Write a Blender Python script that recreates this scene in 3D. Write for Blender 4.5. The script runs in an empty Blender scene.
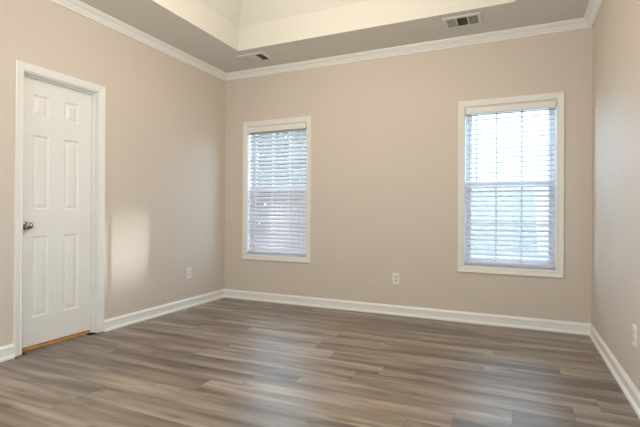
import bpy, bmesh, math, random
from mathutils import Matrix, Vector

random.seed(11)
sc = bpy.context.scene
col = sc.collection

# ------------------------------------------------------------------ camera
CAM = Vector((3.2315, -4.3345, 1.039))
YAW, PITCH, ROLL = math.radians(24.2377), math.radians(0.0535), math.radians(0.3226)
fwd0 = Vector((-math.sin(YAW), math.cos(YAW), 0))
rt0 = Vector((math.cos(YAW), math.sin(YAW), 0))
up0 = Vector((0, 0, 1))
fw = fwd0 * math.cos(PITCH) + up0 * math.sin(PITCH)
u2 = up0 * math.cos(PITCH) - fwd0 * math.sin(PITCH)
rt = rt0 * math.cos(ROLL) + u2 * math.sin(ROLL)
up = u2 * math.cos(ROLL) - rt0 * math.sin(ROLL)
cam = bpy.data.cameras.new('camera')
cam.sensor_width = 36.0
cam.sensor_fit = 'HORIZONTAL'
cam.lens = 431.557 * 36.0 / 640.0
cam.shift_y = -1.3 / 640.0
cam.clip_start = 0.02
cam.clip_end = 200
camo = bpy.data.objects.new('camera', cam)
col.objects.link(camo)
camo.matrix_world = Matrix(((rt.x, up.x, -fw.x, CAM.x), (rt.y, up.y, -fw.y, CAM.y), (rt.z, up.z, -fw.z, CAM.z), (0, 0, 0, 1)))
sc.camera = camo

# ------------------------------------------------------------------ light
sc.view_settings.view_transform = 'Standard'
sc.view_settings.look = 'None'
sc.view_settings.gamma = 1.0
sc.view_settings.use_curve_mapping = False
sc.view_settings.exposure = 0.12
sc.cycles.max_bounces = 10
sc.cycles.diffuse_bounces = 6
sc.cycles.transparent_max_bounces = 16
sc.cycles.use_denoising = True
sc.cycles.sample_clamp_indirect = 6.0
sc.cycles.caustics_reflective = False
sc.cycles.caustics_refractive = False

world = bpy.data.worlds.new('daylight')
sc.world = world
world.use_nodes = True
bg = world.node_tree.nodes['Background']
bg.inputs['Strength'].default_value = 23.0
# hazy blue-white sky, brightest along the horizon
wn, wl = world.node_tree.nodes, world.node_tree.links
wtc = wn.new('ShaderNodeTexCoord')
wsp = wn.new('ShaderNodeSeparateXYZ')
wrp = wn.new('ShaderNodeValToRGB')
wl.new(wtc.outputs['Generated'], wsp.inputs[0])
wl.new(wsp.outputs['Z'], wrp.inputs['Fac'])
wl.new(wrp.outputs['Color'], bg.inputs['Color'])
we = wrp.color_ramp.elements
we[0].position, we[0].color = 0.0, (0.62, 0.82, 1.0, 1)
we[1].position, we[1].color = 1.0, (0.10, 0.16, 0.22, 1)
q = we.new(0.22); q.color = (0.52, 0.72, 0.92, 1)
q = we.new(0.45); q.color = (0.21, 0.28, 0.35, 1)


def lamp(name, kind, loc, power, colour, size=0.1, target=None, size_y=None):
    l = bpy.data.lights.new(name, kind)
    l.energy = power
    l.color = colour
    if kind == 'AREA':
        l.shape = 'RECTANGLE'
        l.size = size
        l.size_y = size_y or size
    else:
        l.shadow_soft_size = size
    o = bpy.data.objects.new(name, l)
    col.objects.link(o)
    o.location = loc
    if target is not None:
        o.rotation_euler = (Vector(target) - Vector(loc)).to_track_quat('-Z', 'Y').to_euler()
    return o


# assumed, unseen ceiling lamp hangs under the tray, above the frame
lamp('assumed_tray_lamp', 'POINT', (1.92, -2.15, 2.50), 54, (1.0, 0.865, 0.68), 0.12)
# unseen fill lamp added at the closed rear wall to brighten the room
lamp('rear_fill_light', 'AREA', (1.9, -4.85, 1.15), 30, (0.93, 0.97, 1.0), 2.6, (1.9, 0, 1.15), 2.0)
lamp('side_fill_light', 'AREA', (3.75, -4.45, 1.2), 27, (0.84, 0.93, 1.0), 0.7, (0.0, -2.6, 0.9), 1.9)  # second added fill, cool, aimed at the left wall; no opening there
# added unseen spot lamp; shines through the left window for a left-wall patch
g = lamp('added_patch_spot', 'SPOT', (3.05, 4.9, 1.80), 72000, (1.0, 0.98, 0.95), 0.13, (0.0, -1.46, 0.69))
g.scale = (0.08, 1.0, 1.0)
g.data.spot_size = math.radians(7.0)
g.data.spot_blend = 1.0

# ------------------------------------------------------------------ materials


def mat(name, colour, rough=0.5, spec=0.5, metal=0.0, bump=0.0, bscale=200.0, vary=0.0, vscale=3.0):
    m = bpy.data.materials.new(name)
    m.use_nodes = True
    nt = m.node_tree
    b = nt.nodes['Principled BSDF']
    b.inputs['Base Color'].default_value = (*colour, 1)
    b.inputs['Roughness'].default_value = rough
    b.inputs['Specular IOR Level'].default_value = spec
    b.inputs['Metallic'].default_value = metal
    tc = nt.nodes.new('ShaderNodeTexCoord')
    if bump:
        n = nt.nodes.new('ShaderNodeTexNoise')
        n.inputs['Scale'].default_value = bscale
        n.inputs['Detail'].default_value = 2
        nt.links.new(tc.outputs['Object'], n.inputs['Vector'])
        bp = nt.nodes.new('ShaderNodeBump')
        bp.inputs['Strength'].default_value = bump
        bp.inputs['Distance'].default_value = 0.002
        nt.links.new(n.outputs['Fac'], bp.inputs['Height'])
        nt.links.new(bp.outputs['Normal'], b.inputs['Normal'])
    if vary:
        n = nt.nodes.new('ShaderNodeTexNoise')
        n.inputs['Scale'].default_value = vscale
        n.inputs['Detail'].default_value = 4
        nt.links.new(tc.outputs['Object'], n.inputs['Vector'])
        r = nt.nodes.new('ShaderNodeValToRGB')
        r.color_ramp.elements[0].position = 0.3
        r.color_ramp.elements[1].position = 0.7
        r.color_ramp.elements[0].color = (*[c * (1 - vary) for c in colour], 1)
        r.color_ramp.elements[1].color = (*[min(1, c * (1 + vary)) for c in colour], 1)
        nt.links.new(n.outputs['Fac'], r.inputs['Fac'])
        nt.links.new(r.outputs['Color'], b.inputs['Base Color'])
    return m


M_WALL = mat('greige_wall_paint', (0.645, 0.587, 0.525), 0.62, 0.35, bump=0.12, bscale=260)
M_CEIL = mat('cream_ceiling_paint', (0.67, 0.66, 0.62), 0.8, 0.2, bump=0.1, bscale=200)
M_TRIM = mat('white_trim_paint', (0.84, 0.85, 0.84), 0.35, 0.5)
M_DOOR = mat('white_door_paint', (0.80, 0.81, 0.80), 0.38, 0.5, bump=0.05, bscale=120)
M_CASE = mat('cream_window_casing_paint', (0.80, 0.80, 0.765), 0.4, 0.5)
M_VINYL = mat('white_vinyl', (0.78, 0.80, 0.83), 0.35, 0.5)
M_BLIND = mat('white_blind_slat', (0.69, 0.675, 0.715), 0.45, 0.4)
M_CORD = mat('white_cord', (0.62, 0.64, 0.68), 0.8, 0.2)
M_WAND = mat('clear_grey_wand', (0.42, 0.44, 0.50), 0.25, 0.5)
M_PLATE = mat('white_plastic', (0.83, 0.82, 0.79), 0.3, 0.5)
M_RECEP = mat('white_receptacle_plastic', (0.70, 0.69, 0.66), 0.3, 0.5)
M_DARK = mat('dark_slot', (0.012, 0.011, 0.01), 0.7, 0.2)
M_NICKEL = mat('satin_nickel', (0.42, 0.37, 0.31), 0.27, 0.5, metal=1.0)
M_STEEL = mat('screw_steel', (0.55, 0.54, 0.52), 0.35, 0.5, metal=1.0)
M_VENT = mat('white_register_enamel', (0.64, 0.645, 0.61), 0.4, 0.5)
M_DUCT = mat('dark_duct', (0.02, 0.019, 0.017), 0.9, 0.1)
M_OAK = mat('orange_oak_threshold', (0.52, 0.27, 0.09), 0.4, 0.5, vary=0.25, vscale=30)
M_GRASS = mat('lawn_grass', (0.36, 0.37, 0.31), 0.9, 0.1, vary=0.35, vscale=4)
M_SIDING = mat('white_siding', (0.29, 0.28, 0.275), 0.7, 0.2)
M_BRICK = mat('pink_brick', (0.50, 0.23, 0.19), 0.85, 0.2, vary=0.2, vscale=12)
M_CONC = mat('pale_concrete', (0.46, 0.46, 0.46), 0.9, 0.2, vary=0.2, vscale=3)
M_ROOF = mat('grey_shingle', (0.2, 0.2, 0.21), 0.9, 0.1, vary=0.3, vscale=20)
M_LEAF = mat('green_leaf', (0.085, 0.125, 0.10), 0.6, 0.3, vary=0.35, vscale=6)
M_BARK = mat('grey_bark', (0.16, 0.13, 0.10), 0.9, 0.1, vary=0.3, vscale=14)


def glass_mat():
    m = bpy.data.materials.new('window_glass')
    m.use_nodes = True
    nt = m.node_tree
    nt.nodes.clear()
    out = nt.nodes.new('ShaderNodeOutputMaterial')
    mx = nt.nodes.new('ShaderNodeMixShader')
    tr = nt.nodes.new('ShaderNodeBsdfTransparent')
    gl = nt.nodes.new('ShaderNodeBsdfGlossy')
    tr.inputs['Color'].default_value = (0.95, 0.98, 0.98, 1)
    gl.inputs['Roughness'].default_value = 0.02
    mx.inputs['Fac'].default_value = 0.05
    nt.links.new(tr.outputs[0], mx.inputs[1])
    nt.links.new(gl.outputs[0], mx.inputs[2])
    nt.links.new(mx.outputs[0], out.inputs['Surface'])
    return m


def screen_mat():
    m = bpy.data.materials.new('insect_mesh')
    m.use_nodes = True
    nt = m.node_tree
    nt.nodes.clear()
    out = nt.nodes.new('ShaderNodeOutputMaterial')
    mx = nt.nodes.new('ShaderNodeMixShader')
    tr = nt.nodes.new('ShaderNodeBsdfTransparent')
    df = nt.nodes.new('ShaderNodeBsdfDiffuse')
    df.inputs['Color'].default_value = (0.10, 0.10, 0.11, 1)
    mx.inputs['Fac'].default_value = 0.42
    nt.links.new(tr.outputs[0], mx.inputs[1])
    nt.links.new(df.outputs[0], mx.inputs[2])
    nt.links.new(mx.outputs[0], out.inputs['Surface'])
    return m


M_GLASS = glass_mat()
M_SCREEN = screen_mat()


def floor_mat():
    """Grey brown vinyl planks; every plank carries its own tone and grain offset as attributes."""
    m = bpy.data.materials.new('grey_brown_vinyl_plank')
    m.use_nodes = True
    nt = m.node_tree
    N, L = nt.nodes, nt.links
    b = N['Principled BSDF']
    tc = N.new('ShaderNodeTexCoord')
    at = N.new('ShaderNodeAttribute')
    at.attribute_name = 'plank'          # r: tone, g,b: grain offset
    sp = N.new('ShaderNodeSeparateColor')
    L.new(at.outputs['Color'], sp.inputs['Color'])
    off = N.new('ShaderNodeCombineXYZ')
    mg = N.new('ShaderNodeMath'); mg.operation = 'MULTIPLY'; mg.inputs[1].default_value = 37.0
    mb = N.new('ShaderNodeMath'); mb.operation = 'MULTIPLY'; mb.inputs[1].default_value = 53.0
    L.new(sp.outputs[1], mg.inputs[0]); L.new(sp.outputs[2], mb.inputs[0])
    L.new(mg.outputs[0], off.inputs[0]); L.new(mb.outputs[0], off.inputs[1]); L.new(mb.outputs[0], off.inputs[2])
    add = N.new('ShaderNodeVectorMath'); add.operation = 'ADD'
    L.new(tc.outputs['Object'], add.inputs[0]); L.new(off.outputs[0], add.inputs[1])

    def noise(sx, sy, scale, detail, rough, dist=0.0):
        mp = N.new('ShaderNodeMapping')
        mp.inputs['Scale'].default_value = (sx, sy, 1)
        L.new(add.outputs[0], mp.inputs['Vector'])
        n = N.new('ShaderNodeTexNoise')
        n.inputs['Scale'].default_value = scale
        n.inputs['Detail'].default_value = detail
        n.inputs['Roughness'].default_value = rough
        n.inputs['Distortion'].default_value = dist
        L.new(mp.outputs[0], n.inputs['Vector'])
        return n.outputs['Fac']

    broad = noise(1.0, 10.0, 1.0, 2.5, 0.5, 0.5)     # long dark and light bands
    fine = noise(3.0, 60.0, 1.0, 4, 0.6, 0.3)      # fine grain
    knot = noise(3.0, 15.0, 1.0, 2, 0.5, 0.8)      # short dark knots

    r1 = N.new('ShaderNodeValToRGB')
    e = r1.color_ramp.elements
    e[0].position, e[0].color = 0.30, (0.096, 0.067, 0.045, 1)
    e[1].position, e[1].color = 0.72, (0.39, 0.322, 0.25, 1)
    mid = e.new(0.5); mid.color = (0.220, 0.168, 0.123, 1)
    mixv = N.new('ShaderNodeMath'); mixv.operation = 'MULTIPLY_ADD'
    mixv.inputs[1].default_value = 0.20
    L.new(fine, mixv.inputs[0])
    s1 = N.new('ShaderNodeMath'); s1.operation = 'MULTIPLY_ADD'
    s1.inputs[1].default_value = 1.08
    s1.inputs[2].default_value = -0.155
    L.new(broad, s1.inputs[0])
    L.new(s1.outputs[0], mixv.inputs[2])
    tone = N.new('ShaderNodeMath'); tone.operation = 'MULTIPLY_ADD'
    tone.inputs[1].default_value = 0.26
    L.new(sp.outputs[0], tone.inputs[0])
    sub = N.new('ShaderNodeMath'); sub.operation = 'SUBTRACT'; sub.inputs[1].default_value = 0.13
    L.new(mixv.outputs[0], sub.inputs[0])
    L.new(sub.outputs[0], tone.inputs[2])
    L.new(tone.outputs[0], r1.inputs['Fac'])
    r2 = N.new('ShaderNodeValToRGB')
    r2.color_ramp.elements[0].position, r2.color_ramp.elements[0].color = 0.27, (0.50, 0.45, 0.41, 1)
    r2.color_ramp.elements[1].position, r2.color_ramp.elements[1].color = 0.42, (1, 1, 1, 1)
    L.new(knot, r2.inputs['Fac'])
    mul = N.new('ShaderNodeMix'); mul.data_type = 'RGBA'; mul.blend_type = 'MULTIPLY'
    mul.inputs['Factor'].default_value = 1.0
    L.new(r1.outputs['Color'], mul.inputs[6]); L.new(r2.outputs['Color'], mul.inputs[7])
    L.new(mul.outputs[2], b.inputs['Base Color'])
    rr = N.new('ShaderNodeMath'); rr.operation = 'MULTIPLY_ADD'
    rr.inputs[1].default_value = 0.16; rr.inputs[2].default_value = 0.33
    L.new(fine, rr.inputs[0])
    L.new(rr.outputs[0], b.inputs['Roughness'])
    b.inputs['Specular IOR Level'].default_value = 0.9
    b.inputs['Coat Weight'].default_value = 0.38
    b.inputs['Coat Roughness'].default_value = 0.30
    bp = N.new('ShaderNodeBump')
    bp.inputs['Strength'].default_value = 0.15
    bp.inputs['Distance'].default_value = 0.001
    L.new(fine, bp.inputs['Height'])
    L.new(bp.outputs['Normal'], b.inputs['Normal'])
    return m


M_FLOOR = floor_mat()

# ------------------------------------------------------------------ helpers


def build(name, bm, m, parent=None, smooth=False):
    bmesh.ops.recalc_face_normals(bm, faces=bm.faces[:])
    me = bpy.data.meshes.new(name)
    bm.to_mesh(me)
    bm.free()
    for p in me.polygons:
        p.use_smooth = smooth
    ms = m if isinstance(m, (list, tuple)) else [m]
    for x in ms:
        me.materials.append(x)
    o = bpy.data.objects.new(name, me)
    col.objects.link(o)
    if parent:
        o.parent = parent
    return o


def struct(o):
    o['kind'] = 'structure'
    return o


def tag(o, label, cat, group=None):
    o['label'] = label
    o['category'] = cat
    if group:
        o['group'] = group
    return o


def empty(name, loc=(0, 0, 0)):
    o = bpy.data.objects.new(name, None)
    o.empty_display_size = 0.1
    col.objects.link(o)
    o.location = loc
    return o


def box(bm, x0, x1, y0, y1, z0, z1, mi=0):
    v = [bm.verts.new((x, y, z)) for x in (x0, x1) for y in (y0, y1) for z in (z0, z1)]
    for f in ((0, 1, 3, 2), (4, 6, 7, 5), (0, 4, 5, 1), (2, 3, 7, 6), (0, 2, 6, 4), (1, 5, 7, 3)):
        bm.faces.new([v[i] for i in f]).material_index = mi
    return v


def bevel_all(bm, w, seg=2):
    bmesh.ops.bevel(bm, geom=bm.edges[:], offset=w, segments=seg, profile=0.6, affect='EDGES')


def strip(bm, rings, closed_profile=True, cap=True):
    """rings: list of lists of points; joins consecutive rings with quads."""
    R = [[bm.verts.new(p) for p in r] for r in rings]
    n = len(R[0])
    for a, b in zip(R, R[1:]):
        for i in range(n if closed_profile else n - 1):
            j = (i + 1) % n
            bm.faces.new((a[i], a[j], b[j], b[i]))
    if cap:
        bm.faces.new(R[0][::-1])
        bm.faces.new(R[-1])
    return R


def lathe(bm, profile, origin, axis='x', n=24):
    """profile: (distance along axis, radius)."""
    rings = []
    for d, r in profile:
        ring = []
        for k in range(n):
            a = 2 * math.pi * k / n
            c, s = r * math.cos(a), r * math.sin(a)
            p = {'x': (d, c, s), 'y': (c, d, s), 'z': (c, s, d)}[axis]
            ring.append(Vector(origin) + Vector(p))
        rings.append(ring)
    strip(bm, rings)


# ------------------------------------------------------------------ room data
W, DEP, ZC = 3.8393, 4.92, 2.7071
T = 0.14
DY0, DY1, DTOP = 1.766, 2.376, 2.047          # door opening along the left wall
WZ0, WZ1 = 0.541, 2.049                       # window openings
WINS = ((0.334, 1.109), (2.800, 3.566))       # left, right
CW = 0.057                                    # casing width
RV = 0.006                                    # casing reveal


def wall_with_holes(name, u0, u1, z0, z1, holes, place, thick):
    """wall in (u,z) with rectangular holes; place(u,d,z) gives the point, d = depth behind the face."""
    us = sorted({u0, u1, *[h[0] for h in holes], *[h[1] for h in holes]})
    zs = sorted({z0, z1, *[h[2] for h in holes], *[h[3] for h in holes]})
    bm = bmesh.new()
    cache = {}

    def V(u, d, z):
        k = (round(u, 5), round(d, 5), round(z, 5))
        if k not in cache:
            cache[k] = bm.verts.new(place(u, d, z))
        return cache[k]

    def solid(i, j):
        if i < 0 or j < 0 or i >= len(us) - 1 or j >= len(zs) - 1:
            return False
        cu, cz = (us[i] + us[i + 1]) / 2, (zs[j] + zs[j + 1]) / 2
        return not any(h[0] < cu < h[1] and h[2] < cz < h[3] for h in holes)

    for i in range(len(us) - 1):
        for j in range(len(zs) - 1):
            if not solid(i, j):
                continue
            a, b, c, d = us[i], us[i + 1], zs[j], zs[j + 1]
            bm.faces.new((V(a, 0, c), V(b, 0, c), V(b, 0, d), V(a, 0, d)))
            bm.faces.new((V(a, thick, c), V(a, thick, d), V(b, thick, d), V(b, thick, c)))
            if not solid(i - 1, j):
                bm.faces.new((V(a, 0, c), V(a, 0, d), V(a, thick, d), V(a, thick, c)))
            if not solid(i + 1, j):
                bm.faces.new((V(b, 0, c), V(b, thick, c), V(b, thick, d), V(b, 0, d)))
            if not solid(i, j - 1):
                bm.faces.new((V(a, 0, c), V(a, thick, c), V(b, thick, c), V(b, 0, c)))
            if not solid(i, j + 1):
                bm.faces.new((V(a, 0, d), V(b, 0, d), V(b, thick, d), V(a, thick, d)))
    return struct(build(name, bm, M_WALL))


G = 0.016   # jamb board thickness around openings
wall_with_holes('wall_back', -T, W + T, 0, ZC, [(a - G, b + G, WZ0 - G, WZ1 + G) for a, b in WINS],
                lambda u, d, z: (u, d, z), T)
wall_with_holes('wall_left', 0, DEP, 0, ZC, [(DY0 - G, DY1 + G, 0, DTOP + G)], lambda u, d, z: (-d, -u, z), T)
wall_with_holes('wall_right', 0, DEP, 0, ZC, [], lambda u, d, z: (W + d, -u, z), T)
wall_with_holes('wall_rear', -T, W + T, 0, ZC, [], lambda u, d, z: (u, -DEP - d, z), T)

# floor: individual planks inside one floor mesh
PW, PL = 0.17, 1.22
KNOWN = {2: 1.76, 6: 1.83, 8: 2.435, 9: 2.30, 10: 2.005, 11: 1.733, 12: 1.523, 14: 1.03}
bm = bmesh.new()
pl = bm.loops.layers.float_color.new('plank')
box(bm, -T, W + T, -DEP - T, T, -0.12, -0.004, 1)
k = -1
TONES = {(10, 0): 0.25, (10, 1): 0.62, (11, 0): 0.22, (11, 1): 0.72, (12, 0): 0.35, (12, 1): 0.70, (9, 0): 0.30,
         (9, 1): 0.55, (8, 0): 0.38, (8, 1): 0.6, (6, 0): 0.60, (6, 1): 0.25}
while 0.13 + PW * k < DEP:
    ya, yb = -(0.13 + PW * k), -(0.13 + PW * (k + 1))
    ya, yb = min(ya, 0.0), max(yb, -DEP)
    j0 = KNOWN.get(k, (k * 0.47 + random.uniform(-0.1, 0.1)) % PL)
    n0 = -4
    while j0 + n0 * PL < W:
        xa, xb = max(-0.069 if DY0 < (-ya - yb) / 2 < DY1 else 0.0, j0 + n0 * PL), min(W, j0 + (n0 + 1) * PL)
        if xb > xa:
            tone = TONES.get((k, n0 + 1), min(0.95, max(0.05, random.gauss(0.48, 0.2))))
            c = (tone, random.random(), random.random(), 1)
            e = 0.0007
            zb, zt = -0.004, 0.0
            top = [(xa + e, ya - e), (xb - e, ya - e), (xb - e, yb + e), (xa + e, yb + e)]
            vt = [bm.verts.new((x, y, zt)) for x, y in top]
            vb = [bm.verts.new((x, y, zb)) for x, y in ((xa, ya), (xb, ya), (xb, yb), (xa, yb))]
            fs = [bm.faces.new(vt)] + [bm.faces.new((vt[i], vb[i], vb[(i + 1) % 4], vt[(i + 1) % 4])) for i in range(4)]
            for f in fs:
                for lp in f.loops:
                    lp[pl] = c
        n0 += 1
    k += 1
struct(build('floor', bm, [M_FLOOR, M_DARK]))

# tray ceiling
TX0, TX1, TY0, TY1 = 0.618, 3.2325, -0.6134, -3.95
Z1, RUN, RISE = ZC + 0.245, 0.50, 0.70
bm = bmesh.new()


def rect(x0, x1, y0, y1, z):
    return [(x0, y0, z), (x1, y0, z), (x1, y1, z), (x0, y1, z)]


strip(bm, [rect(-T, W + T, T, -DEP - T, ZC), rect(TX0, TX1, TY0, TY1, ZC), rect(TX0, TX1, TY0, TY1, Z1),
           rect(TX0 + RUN, TX1 - RUN, TY0 - RUN, TY1 + RUN, Z1 + RISE)], cap=False)
top = rect(TX0 + RUN, TX1 - RUN, TY0 - RUN, TY1 + RUN, Z1 + RISE)
bm.faces.new([bm.verts.new(p) for p in top])
bmesh.ops.remove_doubles(bm, verts=bm.verts[:], dist=1e-5)
# a roof side so that the ceiling has thickness
o = rect(-T, W + T, T, -DEP - T, ZC)
t2 = rect(-T, W + T, T, -DEP - T, Z1 + RISE + 0.15)
strip(bm, [o, t2], cap=False)
bm.faces.new([bm.verts.new(p) for p in t2])
bmesh.ops.remove_doubles(bm, verts=bm.verts[:], dist=1e-5)
struct(build('ceiling', bm, M_CEIL))

# baseboards (profile: distance from wall, height) with a shoe at the foot
BASE = [(0.0, 0.0), (0.023, 0.0), (0.023, 0.010), (0.020, 0.018), (0.014, 0.023), (0.011, 0.024), (0.011, 0.072), (0.014, 0.074),
        (0.014, 0.080), (0.010, 0.086), (0.007, 0.094), (0.004, 0.099), (0.0, 0.100)]
# crown moulding
CROWN = [(0.0, ZC), (0.0, 2.641), (0.012, 2.641), (0.014, 2.645), (0.014, 2.650), (0.011, 2.653), (0.018, 2.656), (0.026, 2.663),
         (0.034, 2.673), (0.045, 2.682), (0.056, 2.686), (0.062, 2.687), (0.062, 2.693), (0.068, 2.696), (0.078, 2.699), (0.080, ZC)]


def moulding(name, prof, pa, pb, inward, ea, eb, m=M_TRIM):
    """run from pa to pb, ea/eb = mitre factors at the ends (1 = inside corner, 0 = square cut)."""
    d = (Vector(pb) - Vector(pa)).normalized()
    inw = Vector(inward)
    bm = bmesh.new()
    ra = [Vector(pa) + d * (q * ea) + inw * q + Vector((0, 0, z)) for q, z in prof]
    rb = [Vector(pb) - d * (q * eb) + inw * q + Vector((0, 0, z)) for q, z in prof]
    strip(bm, [ra, rb])
    return struct(build(name, bm, m))


cas0, cas1 = DY0 - RV - CW, DY1 + RV + CW
moulding('baseboard_left', BASE, (0, 0, 0), (0, -cas0, 0), (1, 0, 0), 1, 0)
moulding('baseboard_left.001', BASE, (0, -cas1, 0), (0, -DEP, 0), (1, 0, 0), 0, 1)
moulding('baseboard_back', BASE, (0, 0, 0), (W, 0, 0), (0, -1, 0), 1, 1)
moulding('baseboard_right', BASE, (W, 0, 0), (W, -DEP, 0), (-1, 0, 0), 1, 1)
moulding('baseboard_rear', BASE, (0, -DEP, 0), (W, -DEP, 0), (0, 1, 0), 1, 1)
moulding('trim_1', CROWN, (0, 0, 0), (0, -DEP, 0), (1, 0, 0), 1, 1)
moulding('trim_2', CROWN, (0, 0, 0), (W, 0, 0), (0, -1, 0), 1, 1)
moulding('trim_3', CROWN, (W, 0, 0), (W, -DEP, 0), (-1, 0, 0), 1, 1)
moulding('trim_4', CROWN, (0, -DEP, 0), (W, -DEP, 0), (0, 1, 0), 1, 1)

# casing profile: (offset outward from the inner edge, protrusion from the wall)
CASING = [(0.0, 0.0), (0.0, 0.009), (0.004, 0.012), (0.012, 0.0125), (0.016, 0.0105), (0.022, 0.013), (0.040, 0.016),
          (0.050, 0.018), (0.055, 0.017), (CW, 0.013), (CW, 0.0)]


def frame_sweep(bm, u0, u1, z0, z1, prof, place, closed=True, zfloor=0.0):
    """mitred frame round the rectangle (u0..u1, z0..z1); open at the bottom when closed is False."""
    rings = []
    if closed:
        cs = ((u0, z0, -1, -1), (u1, z0, 1, -1), (u1, z1, 1, 1), (u0, z1, -1, 1), (u0, z0, -1, -1))
    else:
        cs = ((u0, zfloor, -1, 0), (u0, z1, -1, 1), (u1, z1, 1, 1), (u1, zfloor, 1, 0))
    for u, z, su, sz in cs:
        rings.append([place(u + su * q, p, z + sz * q) for q, p in prof])
    strip(bm, rings, cap=not closed)
    if closed:
        bmesh.ops.remove_doubles(bm, verts=bm.verts[:], dist=1e-6)


# ------------------------------------------------------------------ door
door = struct(empty('door_1', (0, 0, 0)))
bm = bmesh.new()
frame_sweep(bm, DY0 - RV, DY1 + RV, 0, DTOP + RV, CASING, lambda u, p, z: (p, -u, z), closed=False, zfloor=0.007)
build('casing', bm, M_DOOR, door)
bm = bmesh.new()
frame_sweep(bm, DY0, DY1, 0, DTOP, [(0, 0), (0, -T), (G, -T), (G, 0)], lambda u, p, z: (p, -u, z), closed=False, zfloor=0.005)
frame_sweep(bm, DY0 + 0.011, DY1 - 0.011, 0, DTOP - 0.011, [(0, -0.040), (0, -0.074), (0.011, -0.074), (0.011, -0.040)],
            lambda u, p, z: (p, -u, z), closed=False, zfloor=0.005)
build('jamb', bm, M_DOOR, door)

XF = -0.075     # face of the leaf
DC = 2.074
leaf_z0, leaf_z1 = 0.026, DTOP - 0.003
pu = [(DC - 0.190, DC - 0.060), (DC + 0.060, DC + 0.190)]
pz = [(0.235, 0.850), (1.046, 1.615), (1.760, 1.922)]
us = [DY0 + 0.002, pu[0][0], pu[0][1], pu[1][0], pu[1][1], DY1 - 0.002]
zs = [leaf_z0, pz[0][0], pz[0][1], pz[1][0], pz[1][1], pz[2][0], pz[2][1], leaf_z1]
bm = bmesh.new()
for side, sg in ((XF, -1), (XF - 0.035, 1)):
    for i in range(5):
        for j in range(7):
            a, b, c, d = us[i], us[i + 1], zs[j], zs[j + 1]
            if i in (1, 3) and j in (1, 3, 5):
                rings = []
                for q, dep in ((0, 0), (0.004, 0.003), (0.010, 0.0085), (0.014, 0.010), (0.020, 0.010), (0.040, 0.003), (0.046, 0.002)):
                    x = side + sg * dep
                    rings.append([(x, -(a + q), c + q), (x, -(b - q), c + q), (x, -(b - q), d - q), (x, -(a + q), d - q)])
                R = strip(bm, rings, cap=False)
                bm.faces.new(R[-1])
            else:
                bm.faces.new([bm.verts.new((side, -u, z)) for u, z in ((a, c), (b, c), (b, d), (a, d))])
xs = (XF, XF - 0.035)
strip(bm, [[(x, -us[0], leaf_z0), (x, -us[-1], leaf_z0), (x, -us[-1], leaf_z1), (x, -us[0], leaf_z1)] for x in xs], cap=False)
bmesh.ops.remove_doubles(bm, verts=bm.verts[:], dist=1e-5)
leaf = build('door_leaf', bm, M_DOOR, door)
KN = (XF, -2.317, 0.930)
bm = bmesh.new()
lathe(bm, [(0.0, 0.002), (0.0, 0.032), (0.004, 0.032), (0.008, 0.028), (0.010, 0.014), (0.024, 0.011), (0.030, 0.014),
           (0.036, 0.022), (0.044, 0.0265), (0.053, 0.0275), (0.060, 0.025), (0.064, 0.019), (0.066, 0.010), (0.0662, 0.001)], KN, 'x', 28)
kn = build('door_knob', bm, M_NICKEL, door, smooth=True)
kn['label'] = 'round satin nickel knob'
bm = bmesh.new()
box(bm, -T, -0.070, -DY1 + 0.002, -DY0 - 0.002, 0.0, 0.021)
th = build('threshold', bm, M_OAK, door)
th['label'] = 'orange wood strip under the door'
# dark closet behind the leaf, so that the gap under it is not open to the sky
bm = bmesh.new()
box(bm, -0.75, -T - 0.001, -DY1 - 0.15, -DY0 + 0.15, -0.02, 2.3)
bm.faces.ensure_lookup_table()
for f in list(bm.faces):
    if abs(f.calc_center_median().x - (-T - 0.001)) < 1e-4:
        bm.faces.remove(f)
struct(build('wall_closet', bm, M_WALL))

# ------------------------------------------------------------------ windows


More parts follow.
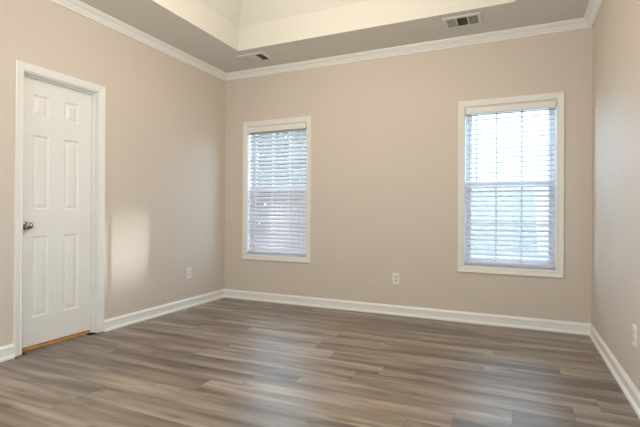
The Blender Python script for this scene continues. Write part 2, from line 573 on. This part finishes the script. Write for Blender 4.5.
def window(name, x0, x1):
    root = struct(empty(name, ((x0 + x1) / 2, 0, WZ0)))
    inv = Matrix.Translation(-Vector(root.location))

    def part(n, bm, m, parent=root):
        bm.transform(inv)
        return build(n, bm, m, parent)

    zm = (WZ0 + WZ1) / 2 + 0.018
    bm = bmesh.new()
    frame_sweep(bm, x0 - RV, x1 + RV, WZ0 - RV, WZ1 + RV, CASING, lambda u, p, z: (u, -p, z))
    part('casing', bm, M_CASE)
    bm = bmesh.new()
    frame_sweep(bm, x0, x1, WZ0, WZ1, [(0, 0), (0, T), (G, T), (G, 0)], lambda u, p, z: (u, p, z))
    frame_sweep(bm, x0 + 0.012, x1 - 0.012, WZ0 + 0.012, WZ1 - 0.012, [(0, 0.078), (0, T), (0.012, T), (0.012, 0.078)], lambda u, p, z: (u, p, z))
    part('jamb', bm, M_VINYL)
    for nm, za, zb, ya in (('lower_sash', WZ0 + 0.012, zm + 0.018, 0.082), ('upper_sash', zm - 0.018, WZ1 - 0.012, 0.108)):
        bm = bmesh.new()
        st = 0.042
        xa, xb = x0 + 0.012 + st, x1 - 0.012 - st
        c, d = za + 0.040, zb - 0.034
        frame_sweep(bm, xa, xb, c, d, [(0, ya + 0.006), (0.006, ya), (st, ya), (st, ya + 0.024), (0, ya + 0.024)], lambda u, p, z: (u, p, z))
        # trim the frame's rails to the sash height
        for v in bm.verts:
            v.co.z = min(max(v.co.z, za), zb)
        s = part(nm, bm, M_VINYL)
        for q in (1 / 3, 2 / 3):
            bm = bmesh.new()
            xm = xa + (xb - xa) * q
            box(bm, xm - 0.008, xm + 0.008, ya + 0.006, ya + 0.018, c, d)
            part('muntin', bm, M_VINYL, s)
        bm = bmesh.new()
        zz = (c + d) / 2
        box(bm, xa, xb, ya + 0.007, ya + 0.017, zz - 0.008, zz + 0.008)
        part('muntin', bm, M_VINYL, s)
        bm = bmesh.new()
        box(bm, xa - 0.004, xb + 0.004, ya + 0.0105, ya + 0.0135, c - 0.004, d + 0.004)
        part('glass', bm, M_GLASS, s)
    bm = bmesh.new()
    bm.faces.new([bm.verts.new(p) for p in ((x0 + 0.02, T - 0.002, WZ0 + 0.02), (x1 - 0.02, T - 0.002, WZ0 + 0.02), (x1 - 0.02, T - 0.002, zm), (x0 + 0.02, T - 0.002, zm))])
    part('insect_screen', bm, M_SCREEN)
    return root


def blind(x0, x1, tilt_deg, label, wand_x, cords, zstart, seed):
    """2 inch slat blind hung inside the opening; tilt > 0 drops the room edge of each slat."""
    rng = random.Random(seed)
    root = empty('window_blind', ((x0 + x1) / 2, 0.035, WZ1))
    tag(root, label, 'blind', 'white slatted window blinds')
    inv = Matrix.Translation(-Vector(root.location))

    def part(n, bm, m, smooth=False):
        bm.transform(inv)
        return build(n, bm, m, root, smooth)

    xa, xb = x0 + 0.007, x1 - 0.007
    # valance with a shaped face and short returns
    VH = 0.066
    prof = [(0.0, 0.0), (-0.006, 0.003), (-0.009, 0.010), (-0.009, VH - 0.012), (-0.006, VH - 0.004), (0.0, VH), (0.006, VH), (0.006, 0.0)]
    bm = bmesh.new()
    strip(bm, [[(x, y - 0.004, WZ1 - 0.003 - VH + z) for y, z in prof] for x in (xa - 0.003, xb + 0.003)])
    for xr in (xa - 0.003, xb - 0.005):
        box(bm, xr, xr + 0.008, 0.002, 0.045, WZ1 - 0.003 - VH, WZ1 - 0.004)
    part('valance', bm, M_CASE)
    bm = bmesh.new()
    box(bm, xa + 0.01, xb - 0.01, 0.012, 0.064, WZ1 - 0.052, WZ1 - 0.004)
    part('headrail', bm, M_BLIND)
    # slats: gently crowned strips
    yc, sw = 0.038, 0.050
    tilt = math.radians(tilt_deg)
    bm = bmesh.new()
    z = zstart
    zbot = WZ0 + 0.050
    zs_ = []
    while z > zbot + 0.02:
        if z < WZ1 - 0.06:
            zs_.append(z)
        z -= 0.0455
    for zc in zs_:
        tl = tilt + math.radians(rng.uniform(-1.2, 1.2))
        top_, bot_ = [], []
        for q in range(7):
            s = (q / 6 - 0.5) * sw
            h = 0.0022 * (1 - (2 * s / sw) ** 2)
            for lst, off in ((top_, 0.0014), (bot_, -0.0014)):
                hh = h + off
                lst.append((yc + s * math.cos(tl) - hh * math.sin(tl), zc + s * math.sin(tl) + hh * math.cos(tl)))
        loop = top_ + bot_[::-1]
        sag = rng.uniform(-0.0012, 0.0012)
        strip(bm, [[(x, y, zz + dz) for y, zz in loop] for x, dz in ((xa, 0), ((xa + xb) / 2, sag), (xb, 0))])
    part('slats', bm, M_BLIND)
    # bottom rail
    bm = bmesh.new()
    box(bm, xa, xb, yc - 0.026, yc + 0.026, zbot - 0.032, zbot - 0.008)
    bevel_all(bm, 0.005)
    part('bottom_rail', bm, M_BLIND)
    for cx in cords:
        bm = bmesh.new()
        for yy in (yc - 0.0265, yc + 0.0265):
            box(bm, cx - 0.0012, cx + 0.0012, yy - 0.0008, yy + 0.0008, zbot - 0.02, WZ1 - 0.05)
        part('ladder_cord', bm, M_CORD)
    bm = bmesh.new()
    lathe(bm, [(1.345, 0.001), (1.345, 0.0055), (1.36, 0.005), (1.40, 0.004), (WZ1 - 0.075, 0.004), (WZ1 - 0.070, 0.002)], (wand_x, yc - 0.036, 0), 'z', 10)
    part('tilt_wand', bm, M_WAND, True)
    return root


L0, L1 = WINS[0]
R0, R1 = WINS[1]
window('window_1', L0, L1)
window('window_2', R0, R1)
blind(L0, L1, 49, 'white slatted blind in the left window near the room corner, slats tilted nearly shut',
      L0 + 0.075, (L0 + 0.09, (L0 + L1) / 2 + 0.03, L1 - 0.10), 1.294 + 0.0455 * 20, 3)
blind(R0, R1, 21, 'white slatted blind in the right window near the right wall, slats tilted open',
      R0 + 0.102, (R0 + 0.035, R1 - 0.035), 1.294 + 0.0455 * 20, 5)

# ------------------------------------------------------------------ outlets


def outlet(loc, rotz, label):
    root = empty('wall_outlet', loc)
    root.rotation_euler = (0, 0, rotz)
    tag(root, label, 'outlet', 'wall outlets')
    # local: +y out of the wall, x along it
    bm = bmesh.new()
    box(bm, -0.035, 0.035, 0.0, 0.0055, -0.0575, 0.0575)
    bmesh.ops.bevel(bm, geom=[e for e in bm.edges if all(v.co.y > 0.003 for v in e.verts)], offset=0.003, segments=3, affect='EDGES')
    plate = build('cover_plate', bm, M_PLATE, root)
    for zc in (-0.0195, 0.0195):
        bm = bmesh.new()
        ring = []
        for k in range(28):
            a = 2 * math.pi * k / 28
            x, z = 0.0172 * math.cos(a), 0.0172 * math.sin(a)
            ring.append((x, max(-0.0135, min(0.0135, z))))
        strip(bm, [[(x, y, zc + z) for x, z in ring] for y in (0.004, 0.0078)])
        r = build('receptacle', bm, M_RECEP, root)
        bm = bmesh.new()
        box(bm, -0.0075, -0.0052, 0.0070, 0.0081, zc - 0.001, zc + 0.008)
        box(bm, 0.0052, 0.0075, 0.0070, 0.0081, zc + 0.0005, zc + 0.0075)
        lathe(bm, [(0.0070, 0.0024), (0.0081, 0.0024)], (0, 0, zc - 0.0075), 'y', 12)
        build('slots', bm, M_DARK, r)
    bm = bmesh.new()
    lathe(bm, [(0.005, 0.0034), (0.0062, 0.0032), (0.0068, 0.0015)], (0, 0, 0), 'y', 12)
    build('screw', bm, M_STEEL, root)
    return root


outlet((0.0, -0.631, 0.372), -math.pi / 2, 'white duplex outlet low on the left wall between the door and the corner')
outlet((2.134, 0.0, 0.371), math.pi, 'white duplex outlet low on the back wall between the two windows')
outlet((W, -1.465, 0.373), math.pi / 2, 'white duplex outlet low on the right wall at the edge of the photo')

# ------------------------------------------------------------------ ceiling registers


def register(cx, cy, label, rotz=0.0):
    """three-way ceiling register, long side along x."""
    root = empty('ceiling_register', (cx, cy, ZC))
    root.rotation_euler = (0, 0, rotz)
    tag(root, label, 'air vent', 'ceiling air registers')
    LX, LY = 0.160, 0.120          # half sizes of the plate
    secs = ((-0.128, -0.050), (-0.042, 0.042), (0.050, 0.128))
    hy = 0.084
    bm = bmesh.new()
    # plate: sloped rim and bars between the sections
    o0 = [(-LX, -LY, 0), (LX, -LY, 0), (LX, LY, 0), (-LX, LY, 0)]
    o1 = [(-LX + 0.012, -LY + 0.012, -0.010), (LX - 0.012, -LY + 0.012, -0.010), (LX - 0.012, LY - 0.012, -0.010), (-LX + 0.012, LY - 0.012, -0.010)]
    i1 = [(-0.128, -hy, -0.010), (0.128, -hy, -0.010), (0.128, hy, -0.010), (-0.128, hy, -0.010)]
    i0 = [(-0.128, -hy, -0.002), (0.128, -hy, -0.002), (0.128, hy, -0.002), (-0.128, hy, -0.002)]
    strip(bm, [o0, o1, i1, i0], cap=False)
    for a, b in ((-0.050, -0.042), (0.042, 0.050)):
        box(bm, a, b, -hy, hy, -0.010, -0.002)
    build('frame', bm, M_VENT, root)
    bm = bmesh.new()
    bm.faces.new([bm.verts.new(p) for p in ((-0.13, -hy - 0.003, -0.0012), (0.13, -hy - 0.003, -0.0012), (0.13, hy + 0.003, -0.0012), (-0.13, hy + 0.003, -0.0012))])
    b = build('duct_opening', bm, M_DUCT, root)
    b['label'] = 'dark opening behind the louvres'
    for si, (a, b) in enumerate(secs):
        bm = bmesh.new()
        if si == 1:
            n = 7
            for k in range(n):
                yc = -hy + (k + 0.5) * 2 * hy / n
                strip(bm, [[(x, yc + 0.005, -0.0025), (x, yc + 0.006, -0.0025), (x, yc - 0.003, -0.0095), (x, yc - 0.004, -0.0095)] for x in (a, b)])
        else:
            n = 6
            s = -1 if si == 0 else 1
            for k in range(n):
                xc = a + (k + 0.5) * (b - a) / n
                strip(bm, [[(xc - s * 0.0045, y, -0.0025), (xc - s * 0.0035, y, -0.0025), (xc + s * 0.0045, y, -0.0098), (xc + s * 0.0035, y, -0.0098)] for y in (-hy, hy)])
        build('louvres', bm, M_VENT, root)
    bm = bmesh.new()
    box(bm, LX - 0.026, LX - 0.022, -0.03, 0.0, -0.022, -0.009)
    build('damper_lever', bm, M_VENT, root)
    return root


register(2.815, -0.424, 'white three-way ceiling vent near the tray edge above the right window')
register(0.680, -0.385, 'white ceiling vent near the tray corner above the left window', math.pi)

# ------------------------------------------------------------------ outside
bm = bmesh.new()
GZ = -0.75
bm.faces.new([bm.verts.new(p) for p in ((-22, 0.2, GZ), (22, 0.2, GZ), (22, 34, GZ), (-22, 34, GZ))])
struct(build('ground', bm, M_GRASS))

# neighbour's house
hx0, hx1, hy0, hy1 = -0.3, 9.2, 11.0, 18.0
house = tag(empty('neighbouring_house', ((hx0 + hx1) / 2, (hy0 + hy1) / 2, GZ)), 'white sided house with a pink brick course outside the right window, seen between slats', 'house')
inv = Matrix.Translation(-Vector(house.location))
bm = bmesh.new()
nz, zz0, zz1 = 36, -0.25, 6.2
for i in range(nz):
    a = zz0 + (zz1 - zz0) * i / nz
    b = zz0 + (zz1 - zz0) * (i + 1) / nz
    strip(bm, [[(x, hy0, b), (x, hy0 - 0.025, a), (x, hy0 + 0.1, a), (x, hy0 + 0.1, b)] for x in (hx0, hx1)])
box(bm, hx0, hx1, hy0 + 0.1, hy1, zz0, zz1)
bm.transform(inv)
build('siding', bm, M_SIDING, house)
bm = bmesh.new()
box(bm, hx0 - 0.04, hx1 + 0.04, hy0 - 0.06, hy1, zz0 - 0.09, zz0)
bm.transform(inv)
build('brick_course', bm, M_BRICK, house)
bm = bmesh.new()
box(bm, hx0 - 0.02, hx1 + 0.02, hy0 - 0.03, hy1, GZ, zz0 - 0.09)
bm.transform(inv)
build('foundation', bm, M_CONC, house)
bm = bmesh.new()
strip(bm, [[(x, hy0 - 0.4, zz1), (x, hy1 + 0.4, zz1), (x, (hy0 + hy1) / 2, zz1 + 1.6)] for x in (hx0 - 0.4, hx1 + 0.4)])
bm.transform(inv)
build('roof', bm, M_ROOF, house)


def tree(x, y, trunk_h, crown, rad, n, label, seed):
    rng = random.Random(seed)
    root = tag(empty('tree', (x, y, GZ)), label, 'tree')
    bm = bmesh.new()
    lathe(bm, [(0, 0.13), (0.2, 0.10), (trunk_h * 0.6, 0.075), (trunk_h + crown * 0.6, 0.03)], (0, 0, 0), 'z', 10)
    build('trunk', bm, M_BARK, root, True)
    bm = bmesh.new()
    for _ in range(n):
        while True:
            p = Vector((rng.uniform(-1, 1), rng.uniform(-1, 1), rng.uniform(-1, 1)))
            if 0.25 < p.length < 1 and rng.random() < p.length:
                break
        c = Vector((p.x * rad, p.y * rad, trunk_h + crown / 2 + p.z * crown / 2))
        a = Vector((rng.gauss(0, 1), rng.gauss(0, 1), rng.gauss(0, .6))).normalized() * rng.uniform(0.08, 0.15)
        b = a.orthogonal().normalized() * a.length * 0.5
        bm.faces.new([bm.verts.new(c + q) for q in (-a, b, a, -b)])
    build('foliage', bm, M_LEAF, root)
    return root


tree(-2.3, 7.4, 0.5, 4.6, 1.7, 6500, 'nearer leafy green tree outside the left window, seen between slats', 2)
tree(-5.6, 10.4, 0.5, 5.2, 2.4, 7500, 'farther leafy green tree outside the left window, behind the nearer one', 7)
